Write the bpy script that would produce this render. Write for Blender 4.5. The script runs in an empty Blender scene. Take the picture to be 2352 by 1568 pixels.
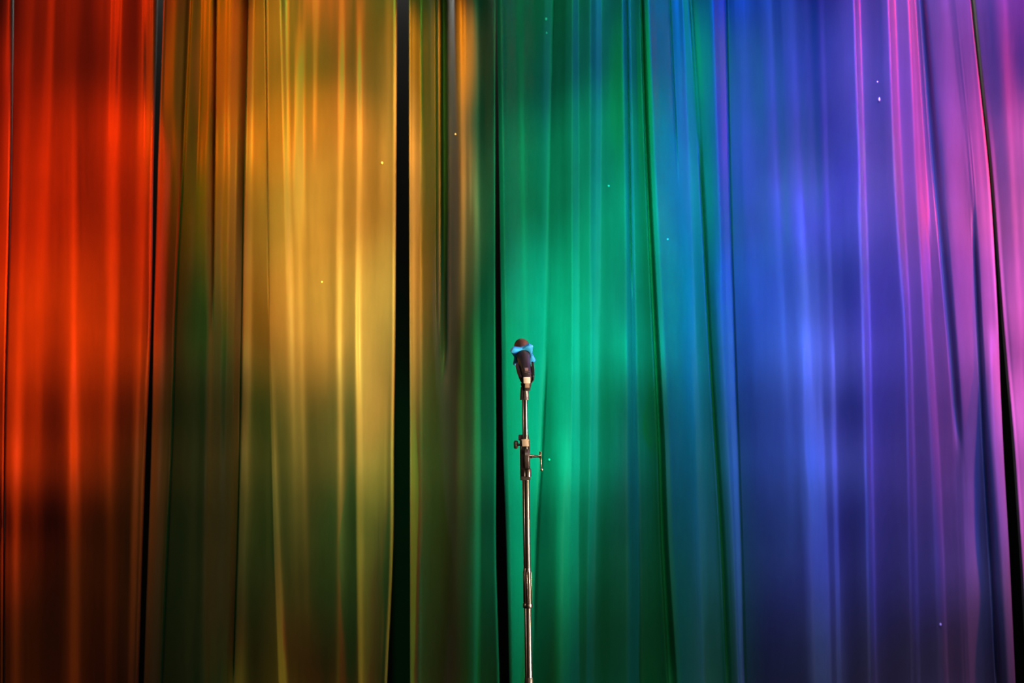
import bpy, bmesh, math, random
import numpy as np
from mathutils import Vector, Matrix

PI = math.pi
scene = bpy.context.scene
COL = scene.collection

# ------------------------------------------------------------------ camera
CAM_Z, CAM_D = 1.54, 7.5            # eye height, distance from the curtain
F_PX = 4080.0                       # focal length in pixels of the 2352 px wide frame
cam_data = bpy.data.cameras.new('camera')
cam_data.sensor_width = 36.0
cam_data.lens = 36.0 * F_PX / 2352.0
cam = bpy.data.objects.new('camera', cam_data)
COL.objects.link(cam)
cam.location = (0, -CAM_D, CAM_Z)
cam.rotation_euler = (PI / 2, 0, 0)
cam_data.dof.use_dof = True
cam_data.dof.focus_distance = 6.0
cam_data.dof.aperture_fstop = 2.2
scene.camera = cam

# ------------------------------------------------------------------ world and exposure
world = bpy.data.worlds.new('dark_theatre')
scene.world = world
world.use_nodes = True
world.node_tree.nodes['Background'].inputs[0].default_value = (1.0, 0.93, 0.8, 1)
world.node_tree.nodes['Background'].inputs[1].default_value = 0.010
vs = scene.view_settings
vs.view_transform = 'Standard'
vs.look = 'None'
vs.exposure = 0.0
vs.gamma = 1.0
vs.use_curve_mapping = False

# ------------------------------------------------------------------ stage lights
CLOTH_ALBEDO = 0.08
SPOTS = [  # x, y, z, aim x, aim z, half angle, blend, width, r, g, b
    (1.549, -2.411, 4.693, 0.106, 1.218, 0.151, 1.000, 0.500, 0.000, 7.720, 4.100),
    (-1.191, -2.594, 4.502, -2.304, 2.027, 0.230, 0.600, 0.571, 2.719, 0.062, 0.000),
    (0.828, -2.791, 3.545, -0.700, 1.252, 0.188, 0.888, 0.500, 1.526, 1.864, 0.273),
    (0.426, -1.743, 3.921, -2.039, 1.720, 0.241, 1.000, 0.500, 13.955, 0.424, 0.000),
    (-0.346, -2.185, 4.567, -0.519, 1.115, 0.150, 0.661, 0.500, 0.000, 1.144, 0.223),
    (1.967, -2.381, 5.255, -0.633, 2.099, 0.120, 0.600, 0.538, 4.246, 2.221, 0.458),
    (1.305, -2.174, 4.696, -0.597, 1.857, 0.157, 0.630, 0.500, 8.106, 2.583, 0.291),
    (-1.136, -3.400, 4.210, -0.711, 2.555, 0.255, 0.610, 0.534, 0.400, 1.042, 0.087),
    (-2.301, -2.784, 3.674, -1.391, 2.865, 0.213, 0.600, 1.464, 0.819, 0.024, 0.000),
    (1.371, -1.700, 5.400, -1.229, 1.441, 0.154, 0.600, 0.988, 0.987, 0.000, 0.000),
    (1.945, -1.877, 5.001, -0.392, 0.200, 0.140, 0.600, 0.714, 0.000, 3.556, 0.197),
    (2.212, -2.395, 4.390, 1.007, 2.533, 0.197, 0.610, 0.500, 0.000, 0.092, 1.675),
    (0.554, -1.700, 4.415, 0.480, 1.183, 0.216, 0.600, 0.673, 0.000, 1.803, 0.439),
    (0.858, -3.400, 5.267, 0.355, 2.718, 0.248, 0.600, 0.549, 0.000, 1.829, 0.672),
    (0.922, -3.019, 5.400, 0.354, 1.926, 0.134, 0.640, 1.101, 0.000, 3.107, 1.035),
    (-0.299, -2.681, 4.440, -0.845, 1.212, 0.264, 0.600, 0.671, 0.000, 0.416, 0.077),
    (1.875, -1.878, 4.159, 2.050, 2.878, 0.525, 0.600, 1.600, 0.000, 0.047, 1.613),
    (2.264, -2.307, 4.566, 1.339, 1.500, 0.207, 1.000, 0.500, 0.000, 0.282, 6.510),
    (2.488, -1.837, 3.500, 1.021, 1.699, 0.120, 1.000, 0.586, 0.000, 0.000, 2.630),
    (2.084, -1.700, 4.135, 1.178, 2.121, 0.265, 1.000, 1.180, 0.000, 0.040, 2.433),
    (3.141, -1.700, 4.810, 0.541, 0.330, 0.231, 0.600, 0.588, 0.000, 0.890, 1.206),
    (3.600, -3.264, 3.500, 1.732, 1.227, 0.174, 0.613, 0.929, 0.158, 0.120, 3.269),
    (2.058, -1.700, 5.400, 1.695, 1.539, 0.347, 0.962, 0.500, 1.858, 1.536, 5.025),
    (2.988, -1.700, 3.631, 2.600, 2.173, 0.500, 0.613, 0.500, 13.916, 1.981, 6.860),
    (3.410, -1.708, 3.500, 2.417, 2.900, 0.456, 1.000, 0.979, 2.824, 0.009, 0.000),
    (-1.617, -2.632, 4.200, -0.860, 2.074, 0.177, 0.714, 0.792, 4.076, 0.775, 0.025),
    (1.136, -1.700, 5.374, -0.679, 0.200, 0.120, 0.902, 0.500, 8.490, 0.465, 0.000),
    (-2.027, -2.233, 4.531, -1.124, 2.398, 0.263, 0.790, 0.500, 0.000, 0.387, 0.000),
    (2.567, -2.506, 4.295, 1.057, 2.232, 0.216, 0.605, 0.796, 0.000, 0.310, 0.000),
    (2.065, -2.345, 4.317, 1.129, 1.384, 0.147, 0.600, 0.500, 0.029, 0.550, 0.243),
    (-1.833, -1.753, 3.637, 0.767, 2.444, 0.180, 1.000, 0.500, 0.000, 0.641, 0.002),
    (3.600, -1.700, 4.475, 2.339, 2.399, 0.276, 0.600, 0.500, 8.379, 0.133, 0.000),
    (0.411, -1.700, 4.314, -2.180, 0.722, 0.219, 0.600, 0.500, 2.603, 0.410, 0.000),
    (1.797, -2.696, 3.968, 2.158, 0.834, 0.120, 0.820, 0.722, 0.053, 0.283, 1.622),
    (0.742, -2.571, 4.573, 0.858, 2.729, 0.178, 0.600, 0.899, 0.000, 0.161, 0.000),
    (1.138, -1.867, 3.957, -0.426, 2.638, 0.131, 0.695, 0.558, 2.366, 0.637, 0.013),
    (-0.348, -2.145, 4.205, -1.105, 2.755, 0.120, 0.899, 0.696, 1.835, 0.139, 0.000),
    (0.195, -1.700, 4.963, -0.479, 0.867, 0.138, 0.600, 0.500, 1.356, 0.070, 0.000),
    (3.600, -2.311, 4.010, 1.369, 1.880, 0.150, 0.600, 0.553, 0.407, 0.408, 0.248),
    (3.024, -2.045, 4.560, 1.690, 1.842, 0.188, 0.677, 0.500, 0.872, 0.073, 0.000),
]

LIGHT_GAIN = 1.0
def aim(o, target, width=1.0):
    d = (Vector(target) - o.location).normalized()
    rx = d.cross(Vector((0, 0, 1))).normalized()
    up = rx.cross(d)
    m = Matrix((rx, up, -d)).transposed()
    o.rotation_euler = m.to_euler()
    o.scale = (width, 1, 1)

def spot(name, loc, target, half, blend, width, rgb, power, soft=0.06):
    l = bpy.data.lights.new(name, 'SPOT')
    l.spot_size = 2 * half
    l.spot_blend = blend
    l.color = rgb
    l.energy = power
    l.shadow_soft_size = soft
    o = bpy.data.objects.new(name, l)
    COL.objects.link(o)
    o.location = loc
    aim(o, target, width)
    return o

def hue_name(r, g, b):
    if r > g and r > b:
        return 'magenta' if b > 0.1 * r else ('amber' if g > 0.1 * r else 'red')
    if g >= b:
        return 'green'
    return 'violet' if r > 0.15 * b else 'blue'

for (x, y, z, ax, az, half, blend, width, r, g, b) in SPOTS:
    top = max(r, g, b)
    spot(hue_name(r, g, b) + '_stage_spot', (x, y, z), (ax, 0, az), half, blend, width,
         (r / top, g / top, b / top), top * 4 * PI * PI / CLOTH_ALBEDO * LIGHT_GAIN)
# the warm special that picks out the microphone, and the soft house light behind the audience
spot('microphone_special', (0.35, -3.5, 5.2), (0.05, -1.55, 1.30), 0.12, 0.6, 0.55, (1.0, 0.84, 0.68), 240.0, 0.10)
bl = bpy.data.lights.new('added_side_strip', 'AREA')  # added lamp: brightens ring and pole from the side, clear of the curtain
bl.shape = 'RECTANGLE'
bl.size, bl.size_y = 0.45, 1.7
bl.spread = math.radians(6)
bl.color = (1.0, 0.78, 0.57)
bl.energy = 8.5
bo = bpy.data.objects.new('added_side_strip', bl)
COL.objects.link(bo)
bo.location = (3.20, -2.62, 1.05)
aim(bo, (0.05, -1.5, 1.05))
spot('added_side_fill', (-3.10, -2.95, 1.20), (0.05, -1.5, 1.05), 0.23, 0.3, 0.13, (1.0, 0.80, 0.62), 70.0, 0.16)  # weaker lamp added opposite, fills the left faces of the clip
spot('added_violet_spot', (2.4, -2.1, 2.7), (0.05, -1.45, 1.47), 0.05, 0.5, 1.0, (0.80, 0.13, 1.0), 260.0, 0.05)  # extra lamp added for the violet streak on the microphone body
wl = bpy.data.lights.new('added_gap_fill', 'AREA')  # added lamp behind the cloth, lifts the black seen through the gaps
wl.shape = 'RECTANGLE'
wl.size, wl.size_y = 7.0, 0.06
wl.color = (1.0, 0.97, 0.9)
wl.energy = 150.0
wo = bpy.data.objects.new('added_gap_fill', wl)
COL.objects.link(wo)
wo.location = (0, 0.33, 3.45)
aim(wo, (0, 0.42, 1.2))
hl = bpy.data.lights.new('house_light', 'AREA')
hl.shape = 'RECTANGLE'
hl.size, hl.size_y = 3.4, 2.0
hl.color = (1.0, 0.70, 0.46)
hl.energy = 15.0
ho = bpy.data.objects.new('house_light', hl)
COL.objects.link(ho)
ho.location = (3.1, -7.8, 1.5)
aim(ho, (0.05, -1.5, 1.0))

# ------------------------------------------------------------------ helpers
def tag(o, label, cat, group=None):
    o['label'] = label
    o['category'] = cat
    if group:
        o['group'] = group
    return o

def struct(o):
    o['kind'] = 'structure'
    return o

def obj(name, bm, mat, parent=None, smooth=True, auto=None):
    me = bpy.data.meshes.new(name)
    bm.normal_update()
    bm.to_mesh(me)
    bm.free()
    me.materials.append(mat)
    if smooth:
        for p in me.polygons:
            p.use_smooth = True
    o = bpy.data.objects.new(name, me)
    COL.objects.link(o)
    if parent:
        o.parent = parent
    if smooth and auto:
        me.set_sharp_from_angle(angle=math.radians(auto))
    return o

def empty(name, loc):
    o = bpy.data.objects.new(name, None)
    o.empty_display_size = 0.1
    COL.objects.link(o)
    o.location = loc
    return o

def frame_from(axis):
    a = Vector(axis).normalized()
    t = Vector((0, 0, 1)) if abs(a.z) < 0.9 else Vector((0, -1, 0))
    u = a.cross(t).normalized()
    return a, u, a.cross(u).normalized()

def lathe(bm, prof, origin=(0, 0, 0), axis=(0, 0, 1), seg=28, cap=True):
    """prof: list of (radius, distance along axis)"""
    a, u, v = frame_from(axis)
    o = Vector(origin)
    rings = []
    for r, s in prof:
        rings.append([bm.verts.new(o + a * s + (u * math.cos(2 * PI * k / seg) + v * math.sin(2 * PI * k / seg)) * r)
                      for k in range(seg)])
    for i in range(len(rings) - 1):
        for k in range(seg):
            k2 = (k + 1) % seg
            bm.faces.new((rings[i][k], rings[i][k2], rings[i + 1][k2], rings[i + 1][k]))
    if cap:
        bm.faces.new(rings[0][::-1])
        bm.faces.new(rings[-1])
    bmesh.ops.recalc_face_normals(bm, faces=bm.faces)
    return bm

def rod(bm, a, b, r, seg=16, r2=None):
    a, b = Vector(a), Vector(b)
    L = (b - a).length
    e = min(r * 0.25, L * 0.2)
    r2 = r if r2 is None else r2
    return lathe(bm, [(r - e, 0), (r, e), (r2, L - e), (r2 - e, L)], a, b - a, seg)

def box(bm, c, s, bev=0.0, rot=None, seg=2):
    m = Matrix.Translation(Vector(c))
    if rot is not None:
        m = m @ rot.to_4x4()
    m = m @ Matrix.Diagonal((s[0], s[1], s[2], 1))
    r = bmesh.ops.create_cube(bm, size=1.0, matrix=m)
    if bev:
        vs_ = set(r['verts'])
        es = [e for e in bm.edges if e.verts[0] in vs_ and e.verts[1] in vs_]
        bmesh.ops.bevel(bm, geom=es, offset=bev, segments=seg, affect='EDGES', profile=0.5)
    return bm

def ball(bm, c, r, seg=20, rings=12, sc=(1, 1, 1)):
    m = Matrix.Translation(Vector(c)) @ Matrix.Diagonal((sc[0], sc[1], sc[2], 1))
    bmesh.ops.create_uvsphere(bm, u_segments=seg, v_segments=rings, radius=r, matrix=m)
    return bm

# ------------------------------------------------------------------ materials
def mat_new(name):
    m = bpy.data.materials.new(name)
    m.use_nodes = True
    return m, m.node_tree.nodes, m.node_tree.links, m.node_tree.nodes['Principled BSDF']

def simple(name, col, rough=0.5, metal=0.0, noise=0.0, nscale=60.0, spec=0.5, bump=0.0):
    m, n, l, p = mat_new(name)
    p.inputs['Base Color'].default_value = (*col, 1)
    p.inputs['Roughness'].default_value = rough
    p.inputs['Metallic'].default_value = metal
    p.inputs['Specular IOR Level'].default_value = spec
    if noise or bump:
        tc = n.new('ShaderNodeTexCoord')
        nz = n.new('ShaderNodeTexNoise')
        nz.inputs['Scale'].default_value = nscale
        nz.inputs['Detail'].default_value = 4
        l.new(tc.outputs['Object'], nz.inputs['Vector'])
        if noise:
            mx = n.new('ShaderNodeMix')
            mx.data_type = 'RGBA'
            mx.inputs['A'].default_value = (*[c * (1 - noise) for c in col], 1)
            mx.inputs['B'].default_value = (*[min(1, c * (1 + noise)) for c in col], 1)
            l.new(nz.outputs['Fac'], mx.inputs['Factor'])
            l.new(mx.outputs['Result'], p.inputs['Base Color'])
        if bump:
            b = n.new('ShaderNodeBump')
            b.inputs['Strength'].default_value = bump
            b.inputs['Distance'].default_value = 0.001
            l.new(nz.outputs['Fac'], b.inputs['Height'])
            l.new(b.outputs['Normal'], p.inputs['Normal'])
    return m

def cloth_material():
    m, n, l, p = mat_new('pale_drape_cloth')
    tc = n.new('ShaderNodeTexCoord')
    mp = n.new('ShaderNodeMapping')
    mp.inputs['Scale'].default_value = (1.0, 0.0, 0.12)
    l.new(tc.outputs['Object'], mp.inputs['Vector'])
    streak = n.new('ShaderNodeTexNoise')          # faint vertical streaks in the pile
    streak.inputs['Scale'].default_value = 70.0
    streak.inputs['Detail'].default_value = 3.0
    l.new(mp.outputs['Vector'], streak.inputs['Vector'])
    fine = n.new('ShaderNodeTexNoise')            # the weave
    fine.inputs['Scale'].default_value = 420.0
    fine.inputs['Detail'].default_value = 2.0
    l.new(tc.outputs['Object'], fine.inputs['Vector'])
    patch = n.new('ShaderNodeTexNoise')           # worn, brushed patches
    patch.inputs['Scale'].default_value = 9.0
    patch.inputs['Detail'].default_value = 5.0
    l.new(tc.outputs['Object'], patch.inputs['Vector'])
    a1 = n.new('ShaderNodeMath'); a1.operation = 'MULTIPLY'; a1.inputs[1].default_value = 0.25 * CLOTH_ALBEDO
    a2 = n.new('ShaderNodeMath'); a2.operation = 'MULTIPLY_ADD'; a2.inputs[1].default_value = 0.25 * CLOTH_ALBEDO
    a3 = n.new('ShaderNodeMath'); a3.operation = 'MULTIPLY_ADD'; a3.inputs[1].default_value = 0.2 * CLOTH_ALBEDO
    a4 = n.new('ShaderNodeMath'); a4.operation = 'ADD'; a4.inputs[1].default_value = 0.65 * CLOTH_ALBEDO
    l.new(streak.outputs['Fac'], a1.inputs[0])
    l.new(fine.outputs['Fac'], a2.inputs[0]); l.new(a1.outputs[0], a2.inputs[2])
    l.new(patch.outputs['Fac'], a3.inputs[0]); l.new(a2.outputs[0], a3.inputs[2])
    l.new(a3.outputs[0], a4.inputs[0])
    cc = n.new('ShaderNodeCombineColor')
    for k in range(3):
        l.new(a4.outputs[0], cc.inputs[k])
    l.new(cc.outputs[0], p.inputs['Base Color'])
    p.inputs['Roughness'].default_value = 0.42
    p.inputs['Specular IOR Level'].default_value = 0.8
    b = n.new('ShaderNodeBump')
    b.inputs['Strength'].default_value = 0.3
    b.inputs['Distance'].default_value = 0.002
    l.new(a3.outputs[0], b.inputs['Height'])
    l.new(b.outputs['Normal'], p.inputs['Normal'])
    return m

M_CLOTH = cloth_material()
M_BLACK_WALL = simple('black_masking_wall', (0.006, 0.006, 0.0058), 0.95, 0, 0.2, 8, 0.1)
M_FLOOR = simple('dark_stage_boards', (0.016, 0.013, 0.010), 0.6, 0, 0.3, 14, 0.3)
M_TUBE = simple('satin_black_metal', (0.24, 0.19, 0.15), 0.27, 1.0, 0.06, 90)
M_DARK = simple('black_painted_metal', (0.045, 0.034, 0.027), 0.40, 0.0, 0.15, 120, 0.6)
M_PLASTIC = simple('black_plastic', (0.030, 0.024, 0.021), 0.55, 0.0, 0.15, 150, 0.3)
M_BODY = simple('dark_microphone_body', (0.032, 0.024, 0.022), 0.42, 0.0, 0.1, 80, 0.35)
M_GRILLE = simple('dark_grille_mesh', (0.11, 0.055, 0.036), 0.5, 0.4, 0.3, 500, 0.5)
M_GRILLE_RIB = simple('grille_wire', (0.20, 0.12, 0.08), 0.4, 0.7, 0.2, 300)
M_BLUE = simple('sky_blue_silicone', (0.045, 0.46, 0.90), 0.45, 0.0, 0.05, 40, 0.4)
M_BRASS = simple('worn_warm_metal', (0.50, 0.36, 0.26), 0.3, 1.0, 0.2, 200)
M_CREAM = simple('cream_clip_block', (0.86, 0.72, 0.56), 0.5, 0.0, 0.1, 60)
M_TAN = simple('tan_clip_hinge', (0.36, 0.26, 0.17), 0.5, 0.0, 0.1, 60)
M_PLATE = simple('warm_lit_plate', (0.50, 0.38, 0.27), 0.5, 0.0, 0.1, 90)  # front face of the clamp: warm light on it is put into this tan
M_LINT = simple('pale_lint', (0.85, 0.85, 0.82), 0.9)

# ------------------------------------------------------------------ setting
bm = bmesh.new(); box(bm, (0, -3.0, -0.05), (14, 8.4, 0.1))
struct(obj('floor', bm, M_FLOOR, smooth=False))
bm = bmesh.new(); box(bm, (0, 0.47, 2.6), (14, 0.1, 5.2))
struct(obj('wall_back', bm, M_BLACK_WALL, smooth=False))

# ------------------------------------------------------------------ curtain
ROW_Y = [60, 400, 740, 1000, 1250, 1520]
LINES = [  # run of each fold line down the cloth: its place on six heights
  [-100,-104,-111,-115,-117,-118],
  [27,23,15.5,11,9,8],
  [65,55,47,40,36,36],
  [116,105,92,85,78,75],
  [165,166,170,170,171,170],
  [265,258,258,252,252,250],
  [333,330,323,316,311,303],
  [358,349,344,333,324,316],
  [374,363,354,349,341,332],
  [403,396,385,380,369,357],
  [437,421,404,396,385,373],
  [493,490,487,484,482,480],
  [563,555,549,545,540,532],
  [580,576,572,568,560,552],
  [613,617,621,630,638,650],
  [652,660,670,675,681,690],
  [690,687,692,697,703,710],
  [786,783,780,782,783,785],
  [826,826,822,824,825,829],
  [911,909,907,904,902,890],
  [940,940,941,942,942,942],
  [1060,1063,1063,1062,1060,1055],
  [1094,1096,1097,1098,1098,1096],
  [1137.5,1137,1137,1138.5,1138,1145],
  [1142,1147,1152,1156,1164,1170],
  [1200,1203,1208,1212,1210,1205],
  [1269,1261,1255,1244,1230,1222],
  [1324,1325,1326,1327,1326,1328],
  [1375,1374,1371,1368,1361,1356],
  [1442,1447,1452,1455,1458,1460],
  [1480,1493,1510,1524,1533,1550],
  [1558,1574,1590,1600,1610,1620],
  [1597,1620,1637,1654,1671,1683],
  [1663,1669,1678,1687,1696,1703],
  [1770,1785,1801,1812,1820,1830],
  [1817,1836,1854,1865,1878,1882],
  [1889,1899,1911,1917,1923,1928],
  [1974,1985,1996,2000,2005,2010],
  [2055,2068,2088,2095,2100,2105],
  [2096,2113,2131,2148,2160,2170],
  [2122,2150,2182,2202,2213,2223],
  [2195,2230,2248,2260,2275,2290],
  [2229,2256,2281,2294,2310,2322],
  [2233,2270,2290,2301,2315,2328],
  [2249,2283,2309,2332,2349,2365],
  [2309,2327,2345,2362,2380,2400],
  [2430,2440,2455,2470,2490,2510],
]
DEPTH = [  # fold depth in half millimetres, one line per height, one value every 4 px of width
  [99,96,95,93,95,98,94,85,71,66,61,58,55,53,51,50,48,46,42,39,35,33,29,27,25,25,24,24,23,22,20,18,16,14,12,10,8,7,4,3,1,0,-2,-3,-5,-7,-10,-13,-17,-21,-27,-33,-40,-47,-55,-60,-66,-69,-75,-77,-82,-84,-90,-91,-96,-96,-92,-93,-95,-91,-92,-97,-100,-106,-110,-117,-122,-129,-135,-141,-144,-148,-150,-146,-149,-145,-146,-152,-140,-123,-102,-82,-74,-78,-71,-75,-68,-73,-66,-71,-52,-47,-31,-31,-28,-27,-23,-21,-16,-14,-10,-9,-6,-6,-13,-12,-12,-16,-17,-21,-21,-20,-19,-13,2,21,16,26,20,30,23,21,14,24,27,37,41,52,56,98,167,171,179,181,188,190,196,184,189,176,182,169,174,160,166,152,156,167,176,158,167,149,158,140,150,131,141,123,132,132,145,148,125,128,107,111,101,100,97,89,87,79,76,73,71,67,60,56,48,44,36,32,25,20,12,8,0,2,-5,-4,-16,-15,-28,-28,-41,-44,-53,-54,-59,-61,-69,-72,-82,-87,-96,-102,-111,-118,-127,-134,-142,-149,-157,-162,-168,-172,-178,-183,-190,-179,-160,-135,-107,-75,-43,-11,20,49,74,90,93,111,120,163,178,147,136,107,92,64,49,47,35,35,18,8,-7,-9,-22,-30,-55,-73,-96,-116,-136,-141,-139,-139,-134,-123,-118,-117,-113,-112,-106,-104,-101,-99,-99,-115,-123,-145,-159,-182,-191,-220,-229,-229,-226,-224,-222,-223,-262,-254,-214,-193,-173,-153,-136,-116,-100,-88,-81,-73,-66,-55,-26,-2,18,39,58,76,96,114,114,133,131,117,109,96,89,79,71,62,51,41,33,29,24,21,17,15,32,29,48,52,37,39,23,24,9,11,39,45,62,55,69,69,66,63,59,55,51,45,41,33,27,18,12,1,-6,-19,-15,9,23,57,68,94,90,86,81,76,69,60,52,42,32,21,9,-3,-19,-25,-44,-36,-14,-6,10,18,29,38,48,57,67,78,88,102,111,122,128,134,137,143,152,163,167,158,164,155,159,144,142,128,121,100,101,78,80,55,62,94,106,116,124,130,120,124,114,117,108,110,105,107,102,105,100,103,99,100,96,96,91,90,85,83,77,74,70,67,64,62,59,58,56,56,53,49,44,39,34,28,24,21,18,14,12,9,7,3,0,-8,-14,-23,-29,-37,-42,-54,-64,-77,-87,-97,-99,-107,-112,-122,-126,-136,-140,-151,-154,-164,-167,-178,-179,-191,-191,-204,-205,-219,-221,-121,-85,-63,-12,-18,-22,-31,-38,-47,-55,-66,-74,-85,-93,-104,-112,-125,-132,-142,-147,-157,-161,-97,-70,-26,-18,31,22,21,9,9,-4,-3,-17,-15,18,11,35,29,60,58,88,85,80,75,67,62,55,50,39,25,13,2,-7,-17,-25,-34,-41,-49,-54,-60,-64,-68,-74,-82,-91,-100,-106,-113,-118,-125,-131,-138,-143,-146,-150,-149,-138,-126,-116,-105,-114,-141,-153,-176,-193,-213,-226,-238,-247,-250,-258,-265,-276,-283,-296,-303,-318,-325,-342,-350,-342,-328,-310,-289,-267,-244,-221,-200,-179,-159,-140,-122,-105,-88,-72,-56,-40],
  [104,100,101,100,106,108,104,96,84,78,70,66,63,61,60,60,58,55,51,48,43,41,37,37,36,36,36,37,36,35,33,31,28,27,24,22,20,18,16,15,13,12,10,9,7,6,4,1,-3,-10,-15,-23,-29,-38,-44,-52,-57,-64,-68,-74,-77,-83,-86,-91,-92,-95,-87,-93,-85,-81,-88,-86,-96,-96,-105,-106,-116,-116,-126,-127,-134,-132,-138,-132,-119,-133,-117,-137,-127,-110,-88,-67,-59,-65,-58,-64,-57,-62,-56,-59,-41,-39,-22,-24,-18,-19,-11,-12,-2,-3,8,4,16,12,6,3,-1,-3,-6,-9,-12,-6,-5,4,24,41,38,49,46,54,51,47,43,53,56,65,69,78,84,126,198,208,210,218,219,225,224,219,217,211,209,202,200,192,190,182,179,196,199,183,188,171,177,160,167,149,156,137,145,145,153,156,135,133,117,141,122,145,126,130,112,114,98,100,101,87,86,71,70,55,54,38,38,22,22,6,8,7,7,9,-6,-5,-20,-22,-37,-40,-51,-51,-45,-47,-56,-59,-70,-76,-86,-93,-104,-112,-123,-131,-140,-147,-155,-162,-168,-174,-180,-188,-195,-183,-163,-138,-108,-76,-42,-9,24,53,79,96,97,118,126,171,182,162,149,122,104,81,66,59,47,41,20,13,-2,-7,-25,-39,-62,-83,-106,-124,-142,-151,-157,-156,-152,-145,-141,-138,-135,-130,-128,-125,-123,-120,-120,-132,-138,-156,-167,-186,-192,-217,-224,-224,-220,-216,-212,-212,-248,-238,-199,-176,-157,-136,-119,-98,-82,-69,-62,-55,-52,-42,-14,11,34,54,75,94,115,133,136,149,149,140,130,121,112,105,96,89,78,69,59,55,47,45,38,38,56,54,75,79,64,67,51,54,38,42,69,76,91,88,100,101,96,94,87,84,77,72,65,57,49,40,30,19,10,-3,2,27,42,78,91,119,115,111,106,101,94,82,73,61,51,37,24,9,-4,-12,-26,-22,2,9,26,33,45,52,65,72,85,93,108,117,133,138,152,151,166,166,187,188,185,184,183,181,177,167,161,150,141,126,123,107,107,91,97,135,147,160,171,171,166,166,161,161,156,155,151,150,146,147,144,144,141,141,137,135,131,128,123,120,115,111,106,103,99,97,94,93,92,91,88,84,79,74,69,64,60,56,53,49,47,44,42,39,34,26,19,11,5,-3,-9,-20,-30,-42,-51,-61,-63,-70,-76,-86,-91,-101,-106,-116,-120,-131,-134,-146,-148,-160,-162,-176,-176,-192,-191,-89,-52,-27,26,24,14,9,-2,-9,-20,-28,-37,-46,-55,-64,-72,-83,-90,-100,-106,-115,-120,-51,-22,27,37,91,83,81,71,68,56,56,43,45,81,70,96,90,123,123,153,151,145,142,132,129,119,114,101,88,74,63,51,44,36,31,25,21,17,12,9,3,-2,-11,-19,-27,-31,-38,-41,-49,-51,-59,-59,-67,-78,-73,-64,-55,-47,-40,-46,-71,-81,-103,-115,-135,-145,-161,-165,-175,-179,-191,-196,-209,-217,-231,-241,-256,-266,-274,-267,-255,-238,-219,-198,-177,-156,-136,-116,-98,-80,-63,-47,-31,-16,0,15],
  [137,133,127,126,123,123,120,114,104,99,90,85,79,76,73,71,66,63,57,54,48,46,42,41,38,38,36,36,33,31,26,23,19,16,11,8,3,0,-5,-7,-11,-14,-18,-19,-23,-23,-24,-27,-33,-42,-48,-55,-61,-69,-75,-82,-88,-95,-100,-107,-111,-117,-121,-125,-126,-126,-125,-123,-121,-121,-122,-126,-131,-136,-141,-147,-152,-157,-162,-167,-169,-170,-168,-167,-165,-165,-165,-169,-166,-150,-130,-110,-93,-81,-71,-68,-60,-55,-48,-60,-60,-54,-54,-55,-56,-54,-53,-49,-47,-42,-39,-35,-33,-29,-42,-36,-38,-40,-43,-45,-39,-40,-32,-23,1,13,7,18,12,23,18,15,9,6,19,16,29,27,43,89,165,181,177,189,182,192,184,188,177,180,169,173,161,165,153,156,145,165,162,152,153,143,144,135,135,126,127,118,119,124,121,127,113,118,118,121,120,124,125,116,112,105,101,95,90,84,79,73,67,60,53,47,39,32,23,17,10,10,13,1,-3,-15,-21,-33,-40,-51,-56,-63,-53,-60,-63,-72,-77,-87,-94,-105,-113,-123,-132,-141,-147,-153,-156,-161,-164,-170,-173,-179,-183,-175,-157,-133,-104,-73,-40,-8,23,51,75,91,84,116,125,170,173,159,154,133,116,97,86,68,57,41,21,10,4,-9,-27,-51,-75,-98,-120,-137,-155,-169,-185,-192,-183,-181,-173,-183,-177,-172,-174,-169,-168,-163,-169,-177,-186,-201,-211,-229,-235,-258,-267,-266,-262,-257,-253,-251,-290,-279,-235,-211,-190,-167,-149,-129,-112,-96,-84,-78,-74,-67,-43,-12,11,36,59,81,100,121,129,139,140,134,126,117,111,104,98,93,86,77,68,62,55,51,45,45,60,57,75,76,67,69,60,61,52,54,74,79,90,88,99,100,94,92,85,81,75,70,65,59,54,46,42,34,31,22,20,48,60,95,108,136,132,128,122,116,105,97,85,76,61,51,35,23,10,7,-5,-3,24,29,49,57,72,81,95,105,119,130,143,154,165,176,184,194,202,215,221,217,221,214,217,209,209,196,193,178,174,157,154,137,140,125,134,161,170,175,183,185,180,181,177,177,174,174,171,170,168,170,168,169,168,168,166,166,164,162,160,158,155,152,150,147,146,144,143,141,142,141,139,134,130,124,119,114,110,106,103,99,97,94,93,90,84,77,70,63,57,50,44,34,25,13,6,-4,-5,-13,-20,-30,-36,-47,-53,-65,-70,-83,-88,-101,-105,-120,-124,-141,-143,-161,-161,-51,-9,22,82,80,67,63,49,42,31,24,13,6,-4,-12,-22,-31,-39,-49,-57,-66,-73,-16,24,69,84,132,129,126,119,114,106,104,95,96,123,110,131,124,151,147,176,174,166,164,156,152,142,133,119,103,87,72,57,50,41,37,29,25,17,12,3,-3,-14,-21,-35,-37,-47,-47,-57,-57,-66,-64,-72,-71,-94,-93,-85,-81,-75,-71,-72,-85,-103,-116,-134,-147,-164,-175,-185,-192,-203,-212,-225,-234,-248,-259,-266,-273,-280,-282,-275,-261,-244,-224,-203,-181,-160,-139,-119,-101,-83,-66,-50,-34,-19,-4,11],
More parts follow.
